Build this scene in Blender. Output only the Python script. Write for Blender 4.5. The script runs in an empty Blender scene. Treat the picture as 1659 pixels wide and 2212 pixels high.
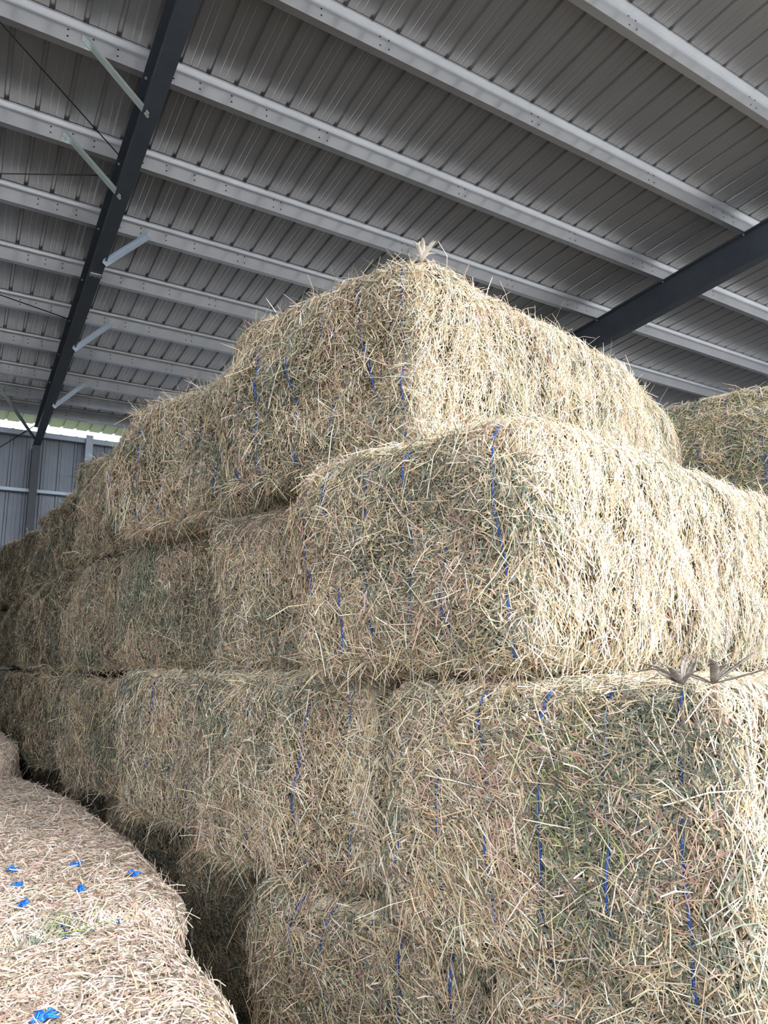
import bpy, math, random
import numpy as np
from mathutils import Matrix, Vector

random.seed(7)
RNG = np.random.default_rng(7)
S = bpy.context.scene
COL = S.collection
EYE = 1.87                      # camera height above the floor

# ------------------------------------------------------------------ helpers
def lin(c):
    c = np.asarray(c, float) / 255.0
    return np.where(c <= 0.04045, c / 12.92, ((c + 0.055) / 1.055) ** 2.4)

def tag(o, label=None, cat=None, group=None, kind=None):
    if label: o['label'] = label
    if cat: o['category'] = cat
    if group: o['group'] = group
    if kind: o['kind'] = kind
    return o

def link(name, me, parent=None):
    o = bpy.data.objects.new(name, me)
    COL.objects.link(o)
    if parent is not None: o.parent = parent
    return o

class MB:
    """collects polygons for ONE mesh object"""
    def __init__(self): self.v = []; self.f = []; self.m = []
    def add(self, vs, fs, mi=0):
        b = len(self.v); self.v += [tuple(p) for p in vs]
        self.f += [tuple(b + i for i in f) for f in fs]; self.m += [mi] * len(fs)
    def box(self, x0, y0, z0, x1, y1, z1, mi=0):
        vs = [(x0,y0,z0),(x1,y0,z0),(x1,y1,z0),(x0,y1,z0),(x0,y0,z1),(x1,y0,z1),(x1,y1,z1),(x0,y1,z1)]
        self.add(vs, [(0,3,2,1),(4,5,6,7),(0,1,5,4),(1,2,6,5),(2,3,7,6),(3,0,4,7)], mi)
    def extrude(self, prof, a, ex, ey, d, mi=0):
        """closed profile [(s,t)] at origin a with axes ex, ey, swept by vector d"""
        a, ex, ey, d = map(Vector, (a, ex, ey, d)); n = len(prof)
        p0 = [a + ex * s + ey * t for s, t in prof]; p1 = [p + d for p in p0]
        fs = [(i, (i+1) % n, n + (i+1) % n, n + i) for i in range(n)]
        fs += [tuple(range(n-1, -1, -1)), tuple(range(n, 2*n))]
        self.add(p0 + p1, fs, mi)
    def tube(self, pts, r, k=6, mi=0):
        pts = [Vector(p) for p in pts]; n = len(pts); vs = []; fs = []
        for i, p in enumerate(pts):
            d = (pts[min(i+1, n-1)] - pts[max(i-1, 0)]).normalized()
            up = Vector((0,0,1)) if abs(d.z) < 0.9 else Vector((1,0,0))
            a = d.cross(up).normalized(); b = d.cross(a)
            rr = r[i] if isinstance(r, (list, tuple)) else r
            for j in range(k):
                t = 2*math.pi*j/k; vs.append(p + a*math.cos(t)*rr + b*math.sin(t)*rr)
        for i in range(n-1):
            for j in range(k):
                fs.append((i*k+j, i*k+(j+1)%k, (i+1)*k+(j+1)%k, (i+1)*k+j))
        fs += [tuple(range(k-1,-1,-1)), tuple((n-1)*k+j for j in range(k))]
        self.add(vs, fs, mi)
    def disc(self, c, n, r, h, k=8, mi=0):
        n = Vector(n).normalized(); c = Vector(c)
        self.tube([c, c + n*h], r, k, mi)
    def build(self, name, mats, parent=None, smooth=False):
        me = bpy.data.meshes.new(name); me.from_pydata(self.v, [], self.f)
        for m in (mats if isinstance(mats, (list, tuple)) else [mats]): me.materials.append(m)
        for p, mi in zip(me.polygons, self.m):
            p.material_index = mi; p.use_smooth = smooth
        me.update()
        return link(name, me, parent)

# ------------------------------------------------------------------ materials
def new_mat(name):
    m = bpy.data.materials.new(name); m.use_nodes = True
    nt = m.node_tree; b = nt.nodes['Principled BSDF']
    return m, nt, b

def noise_mix(nt, b, c1, c2, scale, detail=4, vec_scale=None, lo=.35, hi=.65):
    tc = nt.nodes.new('ShaderNodeTexCoord')
    src = tc.outputs['Object']
    if vec_scale:
        mp = nt.nodes.new('ShaderNodeMapping'); mp.inputs['Scale'].default_value = vec_scale
        nt.links.new(src, mp.inputs['Vector']); src = mp.outputs['Vector']
    nz = nt.nodes.new('ShaderNodeTexNoise'); nz.inputs['Scale'].default_value = scale
    nz.inputs['Detail'].default_value = detail
    nt.links.new(src, nz.inputs['Vector'])
    r = nt.nodes.new('ShaderNodeValToRGB')
    r.color_ramp.elements[0].position = lo; r.color_ramp.elements[1].position = hi
    r.color_ramp.elements[0].color = (*c1, 1); r.color_ramp.elements[1].color = (*c2, 1)
    nt.links.new(nz.outputs['Fac'], r.inputs['Fac'])
    nt.links.new(r.outputs['Color'], b.inputs['Base Color'])
    return nz

def bump(nt, b, nz, strength, dist):
    bp = nt.nodes.new('ShaderNodeBump'); bp.inputs['Strength'].default_value = strength
    bp.inputs['Distance'].default_value = dist
    nt.links.new(nz.outputs['Fac'], bp.inputs['Height']); nt.links.new(bp.outputs['Normal'], b.inputs['Normal'])

def metal(name, c1, c2, rough, metallic, scale=6, vs=None):
    m, nt, b = new_mat(name)
    noise_mix(nt, b, c1, c2, scale, 5, vs)
    b.inputs['Roughness'].default_value = rough; b.inputs['Metallic'].default_value = metallic
    return m

M_GALV = metal('galvanised_steel', (.76,.785,.83), (.82,.845,.89), .31, .90, 3)
M_GALV_DULL = metal('dull_galvanised', (.52,.60,.57), (.62,.70,.67), .5, .55, 9)
M_SHEET = metal('roof_sheet', (.41,.408,.425), (.45,.448,.465), .34, .7, 3, (1, .35, 1))
M_WALL = metal('wall_sheet', (.25,.28,.33), (.29,.32,.38), .5, .25, 2)
M_PAINT = metal('charcoal_paint', (.062,.074,.094), (.073,.087,.110), .5, .0, 5)
M_POST = metal('blue_grey_post', (.46,.53,.63), (.52,.59,.69), .45, .5, 5)
M_CONC = metal('concrete', (.42,.42,.41), (.55,.55,.53), .9, 0, 4)
M_HOLE = metal('hole_dark', (.012,.012,.012), (.02,.02,.02), .9, 0, 4)
M_ROD = metal('steel_rod', (.05,.05,.055), (.08,.08,.085), .5, .4, 5)
M_GROUND = metal('yard_gravel', (.36,.35,.33), (.44,.43,.41), .95, 0, 1.2)
M_FLOOR = metal('dusty_floor', (.10,.09,.07), (.17,.15,.12), .95, 0, 1.5)

def twine_mat():
    m, nt, b = new_mat('blue_twine')
    noise_mix(nt, b, tuple(lin((24,50,130))), tuple(lin((40,96,178))), 60, 3, (1,1,.2))
    b.inputs['Roughness'].default_value = .55
    return m
M_TWINE = twine_mat()
def knot_mat():
    m, nt, b = new_mat('blue_twine_tail')
    noise_mix(nt, b, tuple(lin((20,95,215))), tuple(lin((45,150,250))), 80, 3)
    b.inputs['Roughness'].default_value = .5
    return m
M_KNOT = knot_mat()

def core_mat(name, a, c):
    m, nt, b = new_mat(name)
    nz = noise_mix(nt, b, a, c, 70, 8, None, .3, .7)
    b.inputs['Roughness'].default_value = .95
    bump(nt, b, nz, .9, .02)
    return m
M_CORE = core_mat('packed_hay', tuple(lin((56,50,36))), tuple(lin((128,112,82))))  # kept dark: shade of the gaps between stalks is in the colour
M_CORE_P = core_mat('packed_straw', tuple(lin((120,100,76))), tuple(lin((190,166,130))))

def straw_mat():
    m, nt, b = new_mat('hay_stalks')
    at = nt.nodes.new('ShaderNodeAttribute'); at.attribute_name = 'stalk'; at.attribute_type = 'GEOMETRY'
    nt.links.new(at.outputs['Color'], b.inputs['Base Color'])
    b.inputs['Roughness'].default_value = .62
    b.inputs['Specular IOR Level'].default_value = .3
    return m
M_STRAW = straw_mat()
def husk_mat():
    m, nt, b = new_mat('dry_husk')
    nz = noise_mix(nt, b, tuple(lin((112,105,100))), tuple(lin((168,160,152))), 9, 4, (14,1,1))
    b.inputs['Roughness'].default_value = .8
    return m
M_HUSK = husk_mat()
M_HUSK_PALE = metal('pale_husk', (.62,.56,.50), (.78,.73,.66), .8, 0, 12)

# ------------------------------------------------------------------ camera
F_PX, YAW, PITCH, ROLL = 1502.522, math.radians(31.39136), math.radians(11.58551), math.radians(-1.10754)
fw = Vector((math.sin(YAW)*math.cos(PITCH), math.cos(YAW)*math.cos(PITCH), math.sin(PITCH)))
rt0 = Vector((math.cos(YAW), -math.sin(YAW), 0)); up0 = rt0.cross(fw)
rt = rt0*math.cos(ROLL) + up0*math.sin(ROLL); up = -rt0*math.sin(ROLL) + up0*math.cos(ROLL)
cam_d = bpy.data.cameras.new('camera'); cam = bpy.data.objects.new('camera', cam_d); COL.objects.link(cam)
mw = Matrix((rt, up, -fw)).transposed().to_4x4(); mw.translation = (0, 0, EYE); cam.matrix_world = mw
cam_d.sensor_fit = 'HORIZONTAL'; cam_d.sensor_width = 36; cam_d.lens = F_PX*36/1659
cam_d.clip_start = .05; cam_d.clip_end = 300
S.camera = cam

# ------------------------------------------------------------------ shed geometry numbers
D = 1.2
Y0, Z0, SL = 4.60066*D, 4.22198*D + EYE, 0.0400464        # purlin k=0: position of the web's lower edge, roof slope
XL, XR, RW, RD = .81185*D, 6.67814*D, .1418, .4274         # rafters: left face, flange width, depth
def roof_z(y): return Z0 - SL*(y - Y0)                     # underside of purlins
YFRONT, YBACK = -2.6, 15.64
X0, X1 = -6.2, 21.5

# ------------------------------------------------------------------ setting
f = MB(); f.box(X0, YFRONT+.6, -.2, X1, 15.6, 0)
tag(f.build('floor', M_FLOOR), kind='structure')
f = MB(); f.box(-70, -70, -.5, 90, 90, -.201)
tag(f.build('ground', M_GROUND), kind='structure')
f = MB(); f.box(-40, 15.9, -.19, 60, 60, 0)
tag(f.build('grass_field', metal('grass', (.06,.085,.03), (.11,.14,.06), .9, 0, 1.5)), kind='structure')

# ribbed roof sheeting
def sheet_profile(x0, x1, pitch, phase, h, rw):
    pts = []; k = math.floor((x0 - phase)/pitch)
    while phase + k*pitch < x1:
        c = phase + k*pitch
        pts += [(c - rw*.5, 0), (c - rw*.28, h), (c + rw*.28, h), (c + rw*.5, 0)]
        for q in (.38, .62):
            cc = c + pitch*q
            pts += [(cc - .008, 0), (cc - .003, .0018), (cc + .003, .0018), (cc + .008, 0)]
        k += 1
    return pts
rs = MB(); prof = sheet_profile(X0, X1, .2615, 2.05, .024, .046)
ys = (YFRONT, YBACK); n = len(prof)
zoff = .203
va = [(x, y, roof_z(y) + zoff + h) for y in ys for x, h in prof]
vb = [(x, y, z + .004) for x, y, z in va]
rs.add(va, [(i, n+i, n+i+1, i+1) for i in range(n-1)])
rs.add(vb, [(i, i+1, n+i+1, n+i) for i in range(n-1)])
tag(rs.build('ceiling', M_SHEET), kind='structure')

YW = 15.5
def wall_sheet(name, z0, z1, x0, x1, mat):
    w = MB(); pr = sheet_profile(x0, x1, .30, .62, .028, .07); m = len(pr)
    a = [(x, YW - h, z) for z in (z0, z1) for x, h in pr]; b = [(x, y + .004, z) for x, y, z in a]
    w.add(a, [(i, i+1, m+i+1, m+i) for i in range(m-1)]); w.add(b, [(i, m+i, m+i+1, i+1) for i in range(m-1)])
    return tag(w.build(name, mat), kind='structure')
wall_sheet('wall_back', 2.03+EYE, 4.672+EYE, X0, X1, M_WALL)
w = MB(); w.box(X0, YW-.10, 0, X1, YW+.08, 1.98+EYE); tag(w.build('wall_back_lower', M_CONC), kind='structure')
w = MB(); w.box(X0-.1, -1.0, 0, X0, YW, 4.7+EYE); tag(w.build('wall_left_added', M_WALL), kind='structure')  # unseen wall, added to shape the light coming from the left
w = MB(); w.box(X1, 1.0, 0, X1+.1, YW, 4.7+EYE); tag(w.build('wall_right', M_WALL), kind='structure')

# Z purlins
def purlin(k, label):
    y = Y0 + k*D; z = roof_z(y); t = .0035; H = .200; fl = .068; lip = .018
    P = [(0,0),(fl,0),(fl,lip),(fl-t,lip),(fl-t,t),(t,t),(t,H),(-fl+.008,H),(-fl+.008,H-lip),(-fl+.008+t,H-lip),(-fl+.008+t,H-t),(0,H-t)]
    m = MB(); m.extrude(P, (X0, y, z), (0,1,0), (0,0,1), (X1-X0, 0, 0))
    # punched bolt holes
    def holes(x, zs):
        for zz in zs: m.disc((x, y - .0005, z + zz), (0,-1,0), .0085, .001, 8, 1)
    for xr in (XL, XR):
        for dx in (-.62, -.42, -.22, .26, .50, .80, 1.15): holes(xr + dx, (.06, .125))
    for q in range(1, 4):
        xm = XL + (XR-XL)*q/4
        for dx in (-.045, .045): holes(xm + dx, (.055, .145))
    o = m.build('roof_purlin', [M_GALV, M_HOLE])
    return tag(o, label, 'purlin', 'galvanised roof purlins')
PL = {-2: 'galvanised Z purlin crossing the top right corner, nearest to the camera',
 -1: 'galvanised purlin running from the top edge centre to the right rafter, second nearest',
 0: 'galvanised purlin third from the front, holding the upper greenish brace left of the rafter',
 1: 'galvanised purlin fourth from the front, holding the lower greenish brace left of the rafter',
 2: 'galvanised purlin fifth from the front, with the first brace on the right of the rafter',
 3: 'galvanised purlin sixth from the front, without any brace, meeting the hay at the top bale',
 4: 'galvanised purlin seventh from the front, with the short shiny brace right of the rafter',
 5: 'galvanised purlin eighth from the front, shiny where it meets the hay beside the top bale',
 6: 'galvanised purlin ninth from the front, with the last brace near the column',
 6.78: 'shaded purlin second from the back eave above the far wall',
 7.45: 'shaded eave purlin closest to the back wall, above the bright gap'}
for k in PL: purlin(k, PL[k])

# rafters (tapered-flange I beams) and column
def rafter(x, label, y0, y1):
    root = bpy.data.objects.new('roof_rafter', None); COL.objects.link(root); root.location = (0,0,0)
    tag(root, label, 'rafter', 'charcoal roof rafters')
    d = (0, y1-y0, roof_z(y1)-roof_z(y0)); zt = roof_z(y0)
    t = .012
    def part(nm, prof):
        m = MB(); m.extrude(prof, (x, y0, zt), (1,0,0), (0,0,1), d); return m.build(nm, M_PAINT, root)
    part('top_flange', [(0,-t),(RW,-t),(RW,0),(0,0)])
    part('web', [(RW*.5-.005,-RD+t),(RW*.5+.005,-RD+t),(RW*.5+.005,-t),(RW*.5-.005,-t)])
    part('bottom_flange', [(0,-RD),(RW,-RD),(RW,-RD+t),(0,-RD+t)])
    return root
R1 = rafter(XL, 'charcoal steel rafter running down the left side to the wall column', YFRONT+.2, 15.2)
R2 = rafter(XR, 'charcoal steel rafter emerging from behind the top bale on the right', YFRONT+.2, 15.2)
for r_, xr in ((R1, XL), (R2, XR)):
    for k in range(-2, 7):
        y = Y0 + k*D; m = MB(); m.disc((xr+.03, y+.035, roof_z(y)-.012), (0,0,-1), .013, .012, 6); m.build('bolt', M_GALV_DULL, r_)
        m = MB(); m.disc((xr+RW-.03, y+.035, roof_z(y)-.012), (0,0,-1), .013, .012, 6)
        m.build('bolt', M_GALV_DULL, r_)
# splice plate under the left rafter
ysp = Y0 + 2.28*D; zsp = roof_z(ysp) - RD
m = MB(); m.box(XL+.01, ysp-.04, zsp-.012, XL+RW-.01, ysp+.04, zsp); sp = m.build('splice_plate', M_GALV_DULL, R1)
for dx in (.04, RW-.04):
    m = MB(); m.disc((XL+dx, ysp, zsp-.012), (0,0,-1), .016, .014, 6); m.build('bolt', metal('rusty_bolt', (.16,.11,.09), (.22,.16,.13), .7, .3), sp)

def column(x, label, zt):
    root = bpy.data.objects.new('steel_column', None); COL.objects.link(root); root.location = (x+RW/2, 15.2, 0)
    tag(root, label, 'column')
    def part(nm, a, b):
        q = MB(); q.box(*a, *b); return q.build(nm, M_PAINT, root)
    part('front_flange', (-RW/2, -.16, 0), (RW/2, -.148, zt))
    part('web', (-.005, -.148, 0), (.005, .148, zt))
    part('back_flange', (-RW/2, .148, 0), (RW/2, .16, zt))
    return root
column(XL, 'charcoal steel column under the left rafter at the back wall', roof_z(15.2) - RD)

# wall post and girts
m = MB(); px_ = 1.975
m.extrude([(0,0),(.14,0),(.14,.2),(.128,.2),(.128,.012),(.012,.012),(.012,.2),(0,.2)], (px_, 15.22, 1.98+EYE), (1,0,0), (0,1,0), (0,0,2.68))
tag(m.build('wall_post', M_POST), 'pale blue-grey steel wall post right of the charcoal column', 'post')
def girt(z, h, label):
    q = MB(); q.extrude([(0,0),(.16,0),(.16,-.02),(.155,-.02),(.155,-.005),(.005,-.005),(.005,-h),(0,-h)], (X0, 15.30, z), (0,1,0), (0,0,1), (X1-X0,0,0))
    q.box(X0, 15.30, z-h, X1, 15.36, z-h+.005)
    return tag(q.build('wall_girt', M_POST), label, 'wall rail', 'back wall girts')
girt(3.40+EYE, .07, 'horizontal wall girt halfway up the cladding of the back wall')
girt(2.03+EYE, .09, 'horizontal wall girt at the foot of the cladding just above the concrete wall')
girt(4.60+EYE, .10, 'horizontal top wall girt below the bright eave gap')

# braces
def angle_brace(a, b, mat, label, grp='fly braces from purlins to the left rafter'):
    a, b = Vector(a), Vector(b); d = b - a; u = Vector((0,1,0)); v = d.normalized().cross(u).normalized()
    m = MB(); w = .068; t = .005
    m.extrude([(0,0),(w,0),(w,t),(t,t),(t,w),(0,w)], a, -u, v, d)
    r = link('fly_brace', None); 
    m_o = m.build('angle_bar', mat, r)
    for p in (a + d*.04, b - d*.04):
        q = MB(); q.disc(p - u*.025 + v*.004, v*-1, .009, .012, 6); q.build('bolt', M_GALV_DULL, r)
    return tag(r, label, 'brace', grp)
def fly(k, side, mat, label, dx=.55):
    y = Y0 + k*D; z = roof_z(y); xc = XL + RW/2
    x1 = xc + side*dx; x2 = xc + side*.02
    angle_brace((x1, y-.004, z+.07), (x2, y-.004, z-RD-.02), mat, label)
fly(0, -1, M_GALV_DULL, 'greenish angle brace left of the rafter, upper one of two', .58)
fly(1, -1, M_GALV_DULL, 'greenish angle brace left of the rafter, lower one of two', .58)
fly(2, 1, M_POST, 'bright angle brace right of the rafter beside the splice plate', .50)
fly(4, 1, M_POST, 'short shiny angle brace right of the rafter, middle one of three', .50)
fly(6, 1, M_POST, 'lowest angle brace right of the rafter, near the column', .50)

def rod(a, b, r, label, mat=M_ROD, name='brace_rod'):
    m = MB(); m.tube([a, b], r, 8); return tag(m.build(name, mat, smooth=True), label, 'rod')
# ------------------------------------------------------------------ image ray (only used to find where things stand)
def ray(px, py):
    return rt*((px-829.5)/F_PX) - up*((py-1106)/F_PX) + fw
def at_z(px, py, z):
    d = ray(px, py); t = (z - EYE)/d.z; return Vector((0,0,EYE)) + d*t
def at_roof(px, py, dz):
    d = ray(px, py); t = (Z0 + SL*Y0 + dz - EYE)/(d.z + SL*d.y); return Vector((0,0,EYE)) + d*t
def rod_roof(p, q, dz, r, label):
    a, b = at_roof(*p, dz), at_roof(*q, dz); d = b - a
    s = (X0 + .3 - b.x)/d.x if abs(d.x) > 1e-3 else 1
    e = b + d*min(s, 9)
    if e.y < YFRONT + .5:
        e = b + d*((YFRONT + .5 - b.y)/d.y)
    return rod(a, e, r, label)
rod_roof((256,334), (8,57), -.05, .006, 'thin dark tie rod slanting from the top left to the left rafter')
rod_roof((253,379), (0,375), -.14, .007, 'thin dark tie rod running level from the left edge to the rafter')
rod_roof((148,689), (0,637), -.03, .008, 'thin dark tie rod slanting across the seventh purlin at the left edge')
a = Vector((XL+.02, 15.05, roof_z(15.05)-RD*.7)); 
d = ray(0, 838); e = Vector((0,0,EYE)) + d*(12.6/d.y)
rod(a, e + (e-a)*.6, .030, 'grey strut slanting from the column head up to the left', M_GALV_DULL, 'eave_strut')
d = ray(0, 966); e = Vector((0,0,EYE)) + d*(15.25/d.y); d = ray(40, 941); a = Vector((0,0,EYE)) + d*(15.25/d.y)
rod(a + (a-e)*.9, e + (e-a)*6, .010, 'thin tie rod crossing the back wall cladding at the left edge')

# ------------------------------------------------------------------ hay bales
PAL = np.array([lin(c) for c in (
    (246,238,222),   # 0 pale
    (222,202,170),   # 1 tan
    (226,206,166),   # 2 gold
    (150,153,138),   # 3 grey green
    (98,107,94),     # 4 dark green
    (212,178,166),   # 5 pinkish
    (156,136,114),   # 6 brown
    (152,164,104),   # 7 fresh green
    (240,224,211),   # 8 pale pink straw
    (222,201,184),   # 9 pink tan
    (186,167,151),   # 10 dull straw
)])
W_END  = np.array([.20,.34,.05,.15,.055,.045,.16,0,0,0,0])
W_SIDE = np.array([.44,.32,.09,.07,.02,.02,.04,0,0,0,0])
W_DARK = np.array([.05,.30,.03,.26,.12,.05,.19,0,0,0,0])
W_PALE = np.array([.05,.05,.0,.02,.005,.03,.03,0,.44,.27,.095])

class Bale:
    def __init__(self, L, W, H, seed, round_=.10, bulge=.045, rough=1.0, grooves=(), skew=0.0, sag=0.0):
        self.skew, self.sag = skew, sag
        self.L, self.W, self.H, self.r, self.b = L, W, H, round_, bulge
        self.g = np.array(grooves)
        rg = np.random.default_rng(seed); self.rg = rg
        k = []; a = []
        for fr, am, cnt in ((4.5, .019, 5), (11, .008, 7), (26, .0045, 8)):
            for _ in range(cnt):
                v = rg.normal(size=3); v /= np.linalg.norm(v); k.append(v*fr*rg.uniform(.7, 1.3)); a.append(am*rough)
        self.k = np.array(k); self.a = np.array(a); self.ph = rg.uniform(0, 6.28, len(a))
        kk = []
        for _ in range(6):
            v = rg.normal(size=3); v /= np.linalg.norm(v); kk.append(v*rg.uniform(5, 16))
        self.kc = np.array(kk); self.pc = rg.uniform(0, 6.28, 6)
    def box_point(self, face, u, v):
        L, W, H = self.L, self.W, self.H; o = np.zeros_like(u)
        return np.stack({'end':(o, u*W, v*H), 'back':(o+L, u*W, v*H), 'near':(u*L, o, v*H),
                'far':(u*L, o+W, v*H), 'top':(u*L, v*W, o+H), 'bottom':(u*L, v*W, o)}[face], 1)
    def surf(self, face, u, v):
        p = self.box_point(face, u, v); dim = np.array([self.L, self.W, self.H])
        q = np.clip(p, self.r, dim - self.r); d = p - q
        n = d/np.linalg.norm(d, axis=1, keepdims=True)
        P = q + n*self.r
        s = P/dim
        bul = self.b*(np.sin(np.pi*np.clip(s[:,1],0,1))*np.sin(np.pi*np.clip(s[:,2],0,1)))**.6*np.abs(n[:,0]) \
            + self.b*.8*(np.sin(np.pi*np.clip(s[:,0],0,1))*np.sin(np.pi*np.clip(s[:,2],0,1)))**.6*np.abs(n[:,1])
        h = (np.sin(P@self.k.T + self.ph)*self.a).sum(1)
        h = h*(1 - .75*np.abs(n[:,2])) + bul
        for gy in self.g:                      # the strings bite into the ends
            h -= .014*np.exp(-((P[:,1]-gy)/.022)**2)*np.abs(n[:,0])
        # slices of the bale show on its long sides
        h += .010*np.sin(P[:,0]*2*np.pi/.105 + self.ph[0])*np.abs(n[:,1])
        P = P + n*h[:,None]
        P[:,0] -= self.skew*P[:,1]/self.W*(1 - np.clip(P[:,0]/self.L, 0, 1))     # ends are not cut square
        far_ = np.clip((P[:,0] - .45*self.L)/(.55*self.L), 0, 1)
        P[:,2] -= self.sag*far_**2*np.clip(P[:,2]/self.H, 0, 1)
        return P, n
    def patch(self, P):
        return np.sin(P@self.kc.T + self.pc).sum(1)/2.4   # about -2..2

def build_bale(name, B, faces, weights, seed, core, patches=(), fat=1.0, flat=False, fringe=0):
    """one mesh: the packed body and its stalks.  faces: {face: (stalks per m2, bits per m2)}"""
    rg = np.random.default_rng(seed)
    V = []; Fq = []; C = []; MI = []; base = 0
    # body
    for face in ('end','back','near','far','top','bottom'):
        nu, nv = {'end':(18,14),'back':(8,8)}.get(face, (30,14))
        gu = np.linspace(0,1,nu+1); gv = np.linspace(0,1,nv+1)
        uu, vv = np.meshgrid(gu, gv, indexing='ij')
        P, n = B.surf(face, uu.ravel(), vv.ravel()); P = P - n*.008
        i = np.arange(nu)[:,None]*(nv+1) + np.arange(nv)[None,:]; i = i.ravel()
        q = np.stack([i, i+nv+1, i+nv+2, i+1], 1)
        if face in ('end', 'far', 'bottom'): q = q[:, ::-1]
        V.append(P); Fq.append(q+base); base += len(P); C.append(np.tile([.3,.25,.16], (len(P),1))); MI.append(np.zeros(len(q), int))
    nbody = base
    dims = {'end':B.W*B.H,'back':B.W*B.H,'near':B.L*B.H,'far':B.L*B.H,'top':B.L*B.W,'bottom':B.L*B.W}
    for face, (ns, nb, vlo) in faces.items():
        share = vlo
        jobs = [('stalk', ns), ('bit', nb)] + ([('fringe', fringe)] if face == 'end' and fringe else [])
        for kind, dens in jobs:
            fr = kind == 'fringe'
            if fr: kind = 'stalk'
            N = int(dens*dims[face]*share)
            if N < 1: continue
            u = rg.uniform(0,1,N); v = rg.uniform(0,1,N)
            if face == 'near': u = u*vlo          # only as far along the long side as one can see
            if face == 'top': u = u*vlo
            if fr: v = np.where(rg.uniform(size=N) < .72, rg.uniform(0,.07,N), rg.uniform(.95,1,N))
            P, n = B.surf(face, u, v)
            e1 = np.cross(np.array([0,0,1.]), n); le = np.linalg.norm(e1, axis=1, keepdims=True)
            alt = np.tile([0,1.,0], (N,1)); e1 = np.where(le > .3, e1/np.maximum(le,1e-6), alt)
            e1 = e1 - n*(e1*n).sum(1, keepdims=True); e1 /= np.linalg.norm(e1, axis=1, keepdims=True)
            e2 = np.cross(n, e1)
            wt = weights[face] if isinstance(weights, dict) else weights
            pn = B.patch(P)
            if kind == 'stalk':
                ln = np.clip(rg.lognormal(math.log({'end':.050,'near':.058}.get(face,.06)), .58, N), .018, .24)
                lg = rg.uniform(size=N) < .03; ln = np.where(lg, rg.uniform(.14,.27,N), ln)
                hw = rg.uniform(.0010, .0023, N)*fat
            else:
                ln = rg.uniform(.009, .034, N); hw = rg.uniform(.0014, .0042, N)*fat
            if core is M_CORE_P:
                ln = np.clip(ln*(.72 if kind == 'stalk' else 1.25), .012, .12); hw = hw*1.35
            flow = pn*.55 + .6*np.sin(P[:,0]*7+P[:,2]*5+P[:,1]*6)
            if face in ('near','far'): ang = np.pi/2 + rg.normal(0, .62, N) + .35*flow
            elif face in ('end','back'):
                ang = np.where(rg.uniform(size=N) < .35, rg.normal(0, .6, N) + .7*flow, rg.uniform(0, np.pi, N))
                ed = np.minimum(P[:,1], B.W-P[:,1])      # stalks turn upright at the corners
                ang = np.where((ed < .10) & (rg.uniform(size=N) < .6), np.pi/2 + rg.normal(0,.4,N), ang)
            else: ang = rg.uniform(0, np.pi, N)
            tilt = np.abs(rg.normal(0, .13, N))*np.where(rg.uniform(size=N) < .90, 1, 3.6)
            sg = np.where(rg.uniform(size=N) < .5, 1, -1)
            d = e1*np.cos(ang)[:,None] + e2*np.sin(ang)[:,None] + n*(tilt*sg)[:,None]
            if fr:
                lowv = (v < .5)[:,None]
                d = np.where(lowv, [-.45,0,-.5], [-.5,0,.25]) + rg.normal(0, .62, (N,3)); ln = np.clip(ln*1.1, .03, .19)
            d /= np.linalg.norm(d, axis=1, keepdims=True)
            hgt = rg.uniform(-.002, .020, N) if kind == 'stalk' else rg.uniform(-.004, .014, N)
            c = P + n*(hgt + np.abs(tilt)*ln*.35)[:,None]
            if fr: c = P + d*(ln*.38)[:,None]
            bend = rg.normal(0, .07, N)*ln
            side = np.cross(d, n); side /= np.linalg.norm(side, axis=1, keepdims=True)
            mid = c + n*(bend*.5)[:,None] + side*bend[:,None]*rg.choice([-1,1], N)[:,None]
            a = c - d*(ln*.5)[:,None]; b = c + d*(ln*.5)[:,None]
            droop = (ln**2)*1.1; a[:,2] -= droop*.5; b[:,2] -= droop*.5
            # colours
            w0 = np.tile(wt, (N,1))
            gsel = np.clip(pn, -1.6, 1.6)
            w0[:,3] *= np.exp(.75*gsel); w0[:,4] *= np.exp(1.0*gsel); w0[:,5] *= np.exp(1.1*np.clip(B.patch(P[:,[1,2,0]]*1.7), -2, 2))
            if kind == 'bit': w0[:,[3,4]] *= 2.7; w0[:,6] *= 1.6; w0[:,[0,2]] *= .55
            for (pc, pr, idx, amt) in patches:
                g = np.exp(-(((P-np.array(pc))/np.array(pr))**2).sum(1)); 
                for ii, am in zip(idx, amt): w0[:,ii] += g*am
            w0 /= w0.sum(1, keepdims=True); cs = np.cumsum(w0, 1)
            pick = (rg.uniform(size=N)[:,None] > cs).sum(1).clip(0, len(PAL)-1)
            col = PAL[pick]*rg.uniform(.78, 1.12, N)[:,None]*np.exp(rg.normal(0,.05,(N,3)))
            if kind == 'bit' : col = col*.88  # bits lie deeper: shade between stalks put into their colour
            if kind == 'stalk' and not flat:
                # split stalks: a folded (V shaped) straw with three nodes
                s2 = np.cross(d, side); rl = rg.uniform(-.9, .9, N)
                ea = side*np.cos(rl)[:,None] + s2*np.sin(rl)[:,None]; eb = np.cross(d, ea)
                eb *= np.sign((eb*n).sum(1, keepdims=True) + 1e-9)
                rows = []
                for node, sc in ((a,.85),(mid,1.0),(b,.55)):
                    h_ = (hw*sc)[:,None]
                    rows += [node - ea*h_ - eb*h_*.5, node + eb*h_*.7, node + ea*h_ - eb*h_*.5]
                vs = np.stack(rows, 1)                          # N,9,3
                quad = np.array([[i*3+j, i*3+j+1, i*3+j+4, i*3+j+3] for i in range(2) for j in range(2)])
            else:
                tw = rg.uniform(-.9, .9, N)
                s2 = np.cross(d, side); sd = side*np.cos(tw)[:,None] + s2*np.sin(tw)[:,None]
                rows = []
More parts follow.
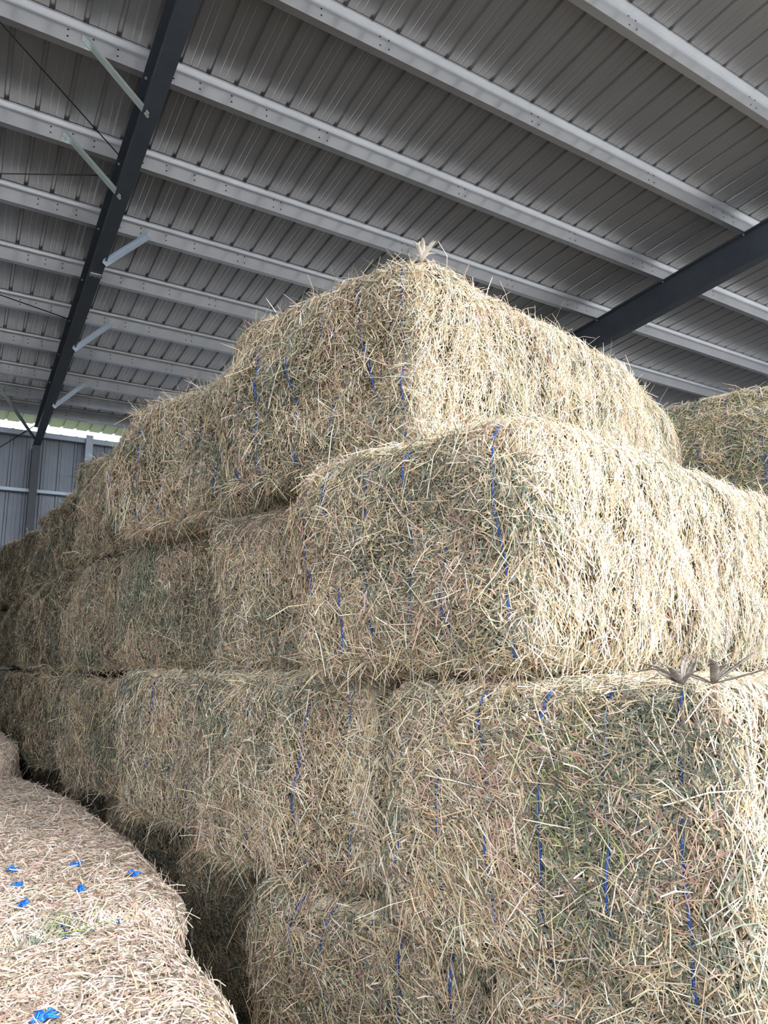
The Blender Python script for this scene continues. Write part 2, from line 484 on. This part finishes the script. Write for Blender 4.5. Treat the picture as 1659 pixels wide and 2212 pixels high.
                for node, sc in ((a,.5),(mid,1.0),(b,.35)):
                    rows.append(node - sd*(hw*sc)[:,None]); rows.append(node + sd*(hw*sc)[:,None])
                vs = np.stack(rows, 1); quad = np.array([[0,1,3,2],[2,3,5,4]])
            nv = vs.shape[1]
            V.append(vs.reshape(-1,3)); C.append(np.repeat(col, nv, axis=0))
            q = (quad[None] + (np.arange(N)*nv)[:,None,None]).reshape(-1,4) + base
            Fq.append(q); base += N*nv; MI.append(np.ones(len(q), int))
    V = np.concatenate(V).astype(np.float32); Fq = np.concatenate(Fq).astype(np.int32); C = np.concatenate(C); MI = np.concatenate(MI).astype(np.int32)
    me = bpy.data.meshes.new(name)
    me.vertices.add(len(V)); me.vertices.foreach_set('co', V.ravel())
    me.loops.add(Fq.size); me.loops.foreach_set('vertex_index', Fq.ravel())
    me.polygons.add(len(Fq)); me.polygons.foreach_set('loop_start', np.arange(0, Fq.size, 4, dtype=np.int32))
    me.materials.append(core); me.materials.append(M_STRAW)
    me.polygons.foreach_set('material_index', MI)
    me.polygons.foreach_set('use_smooth', np.ones(len(Fq), bool))
    at = me.color_attributes.new('stalk', 'BYTE_COLOR', 'POINT')
    at.data.foreach_set('color', np.concatenate([np.clip(C,0,1), np.ones((len(C),1))], 1).astype(np.float32).ravel())
    me.update(calc_edges=True)
    return link(name, me)

def add_twines(o, B, ys, width=.0042, top=.35, lo=.02, lift=0.0):
    for i, gy in enumerate(ys):
        rg = np.random.default_rng(int(gy*1000)+B.rg.integers(1000))
        zs = np.linspace(.99, lo, 34); u = np.full(34, gy/B.W)
        wob = 0.004*np.sin(zs*5+rg.uniform(0,6)) + .0015*np.sin(zs*19+rg.uniform(0,6)) + rg.normal(0,.03)*(zs-.5)
        P, n = B.surf('end', u + wob/B.W, zs)
        off = rg.uniform(.007, .014) + lift; p1, p2 = rg.uniform(0,6,2)
        pts = [tuple(p + m*(off + .005*math.sin(11*z_+p1) + .003*math.sin(29*z_+p2))) for p, m, z_ in zip(P, n, zs)]
        us = np.linspace(top/B.L, .04, 8)
        Pt, nt_ = B.surf('top', us, np.full(8, gy/B.W)); pre = [tuple(p + m*.004) for p, m in zip(Pt, nt_)]
        m = MB(); m.tube(pre + pts, width, 6); m.build('twine', M_TWINE, o, smooth=True)

def add_knot(o, loc, seed, size=.03):
    rg = random.Random(seed); m = MB(); x, y, z = loc
    m.tube([(x-.012,y,z+.004),(x,y+.006,z+.014),(x+.012,y,z+.004)], .008, 6)
    for k in range(11):
        a = rg.uniform(0, 6.28); l = size*rg.uniform(.6, 1.5); hz = rg.uniform(.003,.022)
        p = [(x, y, z+.010), (x+math.cos(a)*l*.5, y+math.sin(a)*l*.5, z+.010+hz), (x+math.cos(a+.4)*l, y+math.sin(a+.4)*l, z+.008+hz*.5)]
        m.tube(p, [.0045,.004,.002], 4)
    m.build('twine_knot', M_KNOT, o, smooth=True)

NTW = 6
def tw_pos(W): return [W*(.5 + (i-2.5)*.165) for i in range(NTW)]

GROUP = 'stacked hay bales'
def place(name, R, th, tier, label, faces, weights, seed, W=1.18, H=.90, L=2.35, twines=False, core=None, z=None,
          patches=(), fat=1.0, group=GROUP, round_=.10, rough=1.0, bulge=.045, tw=None, dz=0.0, ea=None, sag=0.0, fringe=0):
    """R: right end corner of the end face (looking at it), th: turn of the row in degrees"""
    tws = tw if tw is not None else tw_pos(W)
    B = Bale(L, W, H-.02, seed, round_, bulge, rough, tws if twines else (), W*math.tan(math.radians((th if ea is None else ea)-th)), sag)
    o = build_bale(name, B, faces, weights, seed+1000, core or M_CORE, patches, fat, fat > 1, fringe)
    o.location = (R[0], R[1], (tier-1)*.90 + dz if z is None else z); o.rotation_euler = (0,0,math.radians(th))
    tag(o, label, 'hay bale', group)
    if twines: add_twines(o, B, tws, lift=.003 if (label.startswith('large') or label.startswith('topmost') or label.startswith('middle') or 'topmost, with' in label) else .0012)
    return o, B

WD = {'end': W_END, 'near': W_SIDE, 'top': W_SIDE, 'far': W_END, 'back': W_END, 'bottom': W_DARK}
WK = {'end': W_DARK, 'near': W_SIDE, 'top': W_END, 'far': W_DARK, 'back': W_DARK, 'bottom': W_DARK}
Q = 1.0
def F(end=None, near=None, top=None, far=None, bottom=None, nl=1.0, tl=1.0):
    d = {}
    for k, v, lo in (('end',end,1),('near',near,nl),('top',top,tl),('far',far,1),('bottom',bottom,1)):
        if v: d[k] = (v[0]*Q, v[1]*Q, lo)
    return d
HI = (11000, 28000); MID = (9000, 18000); LOW = (5600, 8500); FAR_ = (3600, 5000)

# tier 2 front bale (large, lower right)
C_, BC = place('hay_bale', (1.82,1.22), 12, 2, 'large hay bale in front at the lower right with husks lying on top', F(end=HI, near=(9000,12000), top=(9000,12000), nl=.5, tl=.5),
      WD, 11, W=1.22, H=.87, ea=19, twines=True, patches=[((-.1,.42,.45),(.3,.085,.22),(7,3,4),(.5,.45,.55)), ((-.05,.15,.72),(.2,.11,.12),(3,4),(.5,.4)), ((-.08,.12,.40),(.3,.08,.10),(5,),(.7,)), ((-.1,.75,.6),(.3,.08,.06),(5,),(.5,))], round_=.085, rough=.9)
# tier 3 corner bale
A_, BA = place('hay_bale', (1.65,1.73), 11, 3, 'middle tier hay bale resting on the front bale, long sunlit side facing right', F(end=HI, near=(9000,16000), top=MID, bottom=LOW, tl=.4),
      WD, 12, L=2.55, ea=20.5, twines=True, H=.93, fringe=900, round_=.16, rough=1.3)
T_, BT = place('hay_bale', (1.67,2.40), 11, 4, 'topmost hay bale under the roof with a pale husk on its upper edge', F(end=(9000,20000), near=(9000,15000), top=MID, bottom=LOW),
      WD, 13, W=1.2, L=2.7, H=1.0, ea=24, sag=.30, twines=True, round_=.17, rough=1.3, dz=.03, fringe=1200)
N_, BN = place('hay_bale', (1.31,3.85), 11.5, 4, 'hay bale left of the topmost bale, overhanging the tier below', F(end=(8500,13000), near=LOW, top=MID, bottom=MID, nl=.3, tl=.5),
      WD, 14, ea=20, twines=True, H=.93, fringe=1500, round_=.16, rough=1.3)
B2_, BB2 = place('hay_bale', (1.47,2.58), 12, 2, 'second tier hay bale left of the large front bale, with blue twine on its end', F(end=(9500,20000), near=LOW, top=MID, bottom=LOW, nl=.3, tl=.3),
      WD, 15, ea=17, twines=True, fringe=1000, W=1.24, round_=.14, rough=1.3)
D_, BD = place('hay_bale', (1.60,2.09), 12, 1, 'bottom hay bale beside the dark aisle with three blue strings', F(end=HI, near=LOW, top=MID, far=LOW, nl=.3, tl=.3),
      WD, 16, ea=16.5, twines=True)
E_, BE = place('hay_bale', (1.90,.80), 12, 1, 'bottom hay bale under the large front bale at the lower right', F(end=HI, near=(6000,9000), top=MID, nl=.4, tl=.4), WD, 17, ea=18)
B3_, _ = place('hay_bale', (1.62,2.95), 11, 3, 'third tier hay bale in the recess left of the corner bale', F(end=(9000,14000), near=LOW, top=LOW, nl=.3, tl=.3), WD, 18, ea=18.5, fringe=800, round_=.12)
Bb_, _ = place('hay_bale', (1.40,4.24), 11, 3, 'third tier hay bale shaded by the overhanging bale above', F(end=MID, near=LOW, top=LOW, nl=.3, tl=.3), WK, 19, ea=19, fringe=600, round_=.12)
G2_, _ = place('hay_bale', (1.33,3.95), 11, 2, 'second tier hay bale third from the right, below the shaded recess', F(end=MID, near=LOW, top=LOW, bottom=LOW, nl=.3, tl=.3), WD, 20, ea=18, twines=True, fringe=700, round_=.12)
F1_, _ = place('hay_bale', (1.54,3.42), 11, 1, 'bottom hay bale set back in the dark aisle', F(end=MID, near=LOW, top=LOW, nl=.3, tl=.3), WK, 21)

# the row running away to the back wall
tier4 = [((1.20,5.25), 9, 22), ((1.03,6.62), 6, 23), ((.93,7.98), 5, 24), ((.83,9.35), 4, 25), ((.75,10.72), 4, 26), ((.68,12.1), 3, 27)]
tier3 = [((1.12,5.56), 10, 31), ((1.04,6.86), 7, 32), ((.95,8.12), 6, 33), ((.84,9.42), 5, 34), ((.73,10.75), 4, 35), ((.66,12.1), 3, 36)]
tier2 = [((1.03,5.28), 8, 41), ((1.0,6.58), 6, 42), ((.92,7.86), 5, 43), ((.83,9.16), 5, 44), ((.75,10.5), 4, 45), ((.65,11.85), 3, 46)]
tier1 = [((1.38,4.78), 8, 51), ((1.24,6.10), 7, 52), ((1.08,7.45), 5, 53), ((1.0,8.78), 2, 54), ((1.12,10.1), 2, 55), ((1.1,11.5), 2, 56)]
ordn = ['first','second','third','fourth','fifth','last']
for tn, lst, what in ((4, tier4, 'top tier'), (3, tier3, 'third tier'), (2, tier2, 'second tier'), (1, tier1, 'bottom tier')):
    anchor = {4: 'receding beyond the overhanging top bale', 3: 'receding beyond the shaded recess', 2: 'receding beyond the twine-tied bales', 1: 'along the dark aisle'}[tn]
    for i, (R, th, sd) in enumerate(lst):
        den = MID if i < 1 else (LOW if i < 3 else FAR_)
        jr = random.Random(sd*3+1); R = (R[0] + jr.uniform(-.05,.10), R[1] + jr.uniform(-.03,.03))
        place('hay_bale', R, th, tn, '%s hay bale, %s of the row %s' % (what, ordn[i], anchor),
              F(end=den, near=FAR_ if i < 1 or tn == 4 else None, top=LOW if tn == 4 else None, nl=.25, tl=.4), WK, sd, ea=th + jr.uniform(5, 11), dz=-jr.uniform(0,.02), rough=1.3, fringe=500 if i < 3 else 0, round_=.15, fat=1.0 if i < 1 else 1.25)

# second stack behind on the right
for tn in (1,2,3,4):
    place('hay_bale', (4.62,2.0), 17, tn, 'greenish hay bale behind at the right edge, ' + ('topmost, with three blue strings' if tn == 4 else ['lowest','second','third'][tn-1] + ' from the floor'),
          F(end=MID if tn == 4 else FAR_, near=FAR_, top=LOW if tn == 4 else None, nl=.3, tl=.4), {**WD, 'end': np.array([.14,.20,.05,.26,.16,.02,.10,.10,0,0,0])}, 60+tn, twines=(tn==4), group='stack behind on the right')

# pale straw bales on the left of the aisle
WP = {k: W_PALE for k in ('end','near','top','far','back','bottom')}
PH = (8500, 15000)
def pale(R, th, label, dens, seed, H=.90, L=2.35, W=1.22, tw=False, fat=1.0, patches=()):
    # end face looks towards -Y: local -x -> world -Y
    o, B = place('straw_bale', R, th+90, 1, label, F(end=dens, near=(dens[0]*.6, dens[1]*.6), top=dens), WP, seed, W=W, H=H, L=L, twines=tw, core=M_CORE_P, fat=fat, patches=patches,
          group='pale straw bales left of the aisle', round_=.13, rough=.7, bulge=.05)
    o['category'] = 'straw bale'
    return o, B
P0, BP0 = pale((.77,.66), 0, 'pale straw bale nearest to the camera at the bottom left', PH, 71)
P1, BP1 = pale((.95,3.12), 1, 'pale straw bale with a cluster of blue twine knots on its top', PH, 72, tw=True, patches=[((-.03,.52,.80),(.14,.10,.09),(3,4,7),(1.5,.7,.35))])
P2, BP2 = pale((.90,5.50), 10, 'pale straw bale behind the one with blue knots', (7000,9000), 73, L=1.8)
P3, BP3 = pale((.57,7.28), 2, 'taller pale straw bale at the far left edge of the aisle', LOW, 74, H=1.17)
P4, BP4 = pale((.50,9.72), 2, 'farthest tall pale straw bale, a sliver at the left edge', FAR_, 75, H=1.22)

def knots(o, B, pts, z, seed, size=.03):
    inv = Matrix.LocRotScale(o.location, o.rotation_euler, None).inverted()
    for i, (px, py) in enumerate(pts):
        p = inv @ at_z(px, py, z); add_knot(o, (p.x, p.y, B.H + (.03 if z > 1 else .012)), seed+i, size)
knots(P1, BP1, [(30,1880),(165,1870),(290,1890),(40,1915),(175,1925),(50,1955)], .9, 200, .026)
knots(P0, BP0, [(92,2200)], .9, 220, .04)
knots(C_, BC, [(1160,1462),(1215,1460),(1330,1462)], 1.75, 230, .03)

# dried husks lying on the bales
def husk(loc, n, l, w, label, seed, up_=.6, mat=None, name='dried_husk', grp='dried husks'):
    rg = random.Random(seed); root = link(name, None); root.location = loc
    for k in range(n):
        m = MB()
        a = rg.uniform(0, 6.28) ; el = rg.uniform(.2, 1.2)*up_; ll = l*rg.uniform(.6, 1.15); ww = w*rg.uniform(.6, 1.1)
        d = Vector((math.cos(a)*math.cos(el), math.sin(a)*math.cos(el), math.sin(el))); s = d.cross(Vector((0,0,1))).normalized(); u = s.cross(d)
        vs = []; K = 6; cu = rg.uniform(-.12,.3); tw_ = rg.uniform(-.3,.3)
        for i in range(K+1):
            t = i/K; c = d*ll*t + u*(cu*ll*math.sin(t*2.6)) + s*(tw_*ll*t*t) ; hw = ww*math.sin(math.pi*(.12+.86*t))**.8
            for j in range(5):
                q = (j-2)/2; vs.append(c + s*hw*q + u*(hw*.45*(q*q)) + u*.0012*(j % 2))
        fs = [(i*5+j, i*5+j+1, (i+1)*5+j+1, (i+1)*5+j) for i in range(K) for j in range(4)]
        m.add(vs, fs)
        o = m.build('blade', mat or M_HUSK, root, smooth=True)
        md = o.modifiers.new('thick', 'SOLIDIFY'); md.thickness = .0012
    return tag(root, label, 'husk', grp)
p = at_z(1478,1503,1.76); husk((p.x,p.y,1.785), 8, .11, .0105, 'grey dried husk on the front bale, left one of the pair', 11, .55)
p = at_z(1542,1500,1.76); husk((p.x,p.y,1.785), 8, .125, .010, 'grey dried husk with long upright blades on the front bale, right one of the pair', 15, .7)
p = at_z(950,572,3.6); husk((1.74,2.46,3.70), 11, .11, .012, 'pale feathery husk sticking up from the topmost bale', 3, 1.05, M_HUSK_PALE)

# ------------------------------------------------------------------ light: open sky through the open front of the shed
W_ = bpy.data.worlds.new('sky'); S.world = W_; W_.use_nodes = True
nt = W_.node_tree; bg = nt.nodes['Background']
bg.inputs['Color'].default_value = (.93, .965, 1.0, 1); bg.inputs['Strength'].default_value = 1.0
sun_d = bpy.data.lights.new('sun', 'SUN'); sun = bpy.data.objects.new('sun', sun_d); COL.objects.link(sun)
sun_d.energy = .95; sun_d.angle = math.radians(25); sun_d.color = (1.0, .985, .96)
sdir = Vector((-.35, .86, -.62)).normalized(); sun.rotation_euler = sdir.to_track_quat('-Z', 'Y').to_euler(); sun.location = (8, -20, 18)

S.view_settings.view_transform = 'Standard'; S.view_settings.look = 'None'
S.view_settings.gamma = 1.0; S.view_settings.use_curve_mapping = False
S.view_settings.exposure = 1.98
S.cycles.max_bounces = 7; S.cycles.diffuse_bounces = 5; S.cycles.glossy_bounces = 3
S.cycles.use_adaptive_sampling = True; S.cycles.adaptive_threshold = .02
S.cycles.use_denoising = True
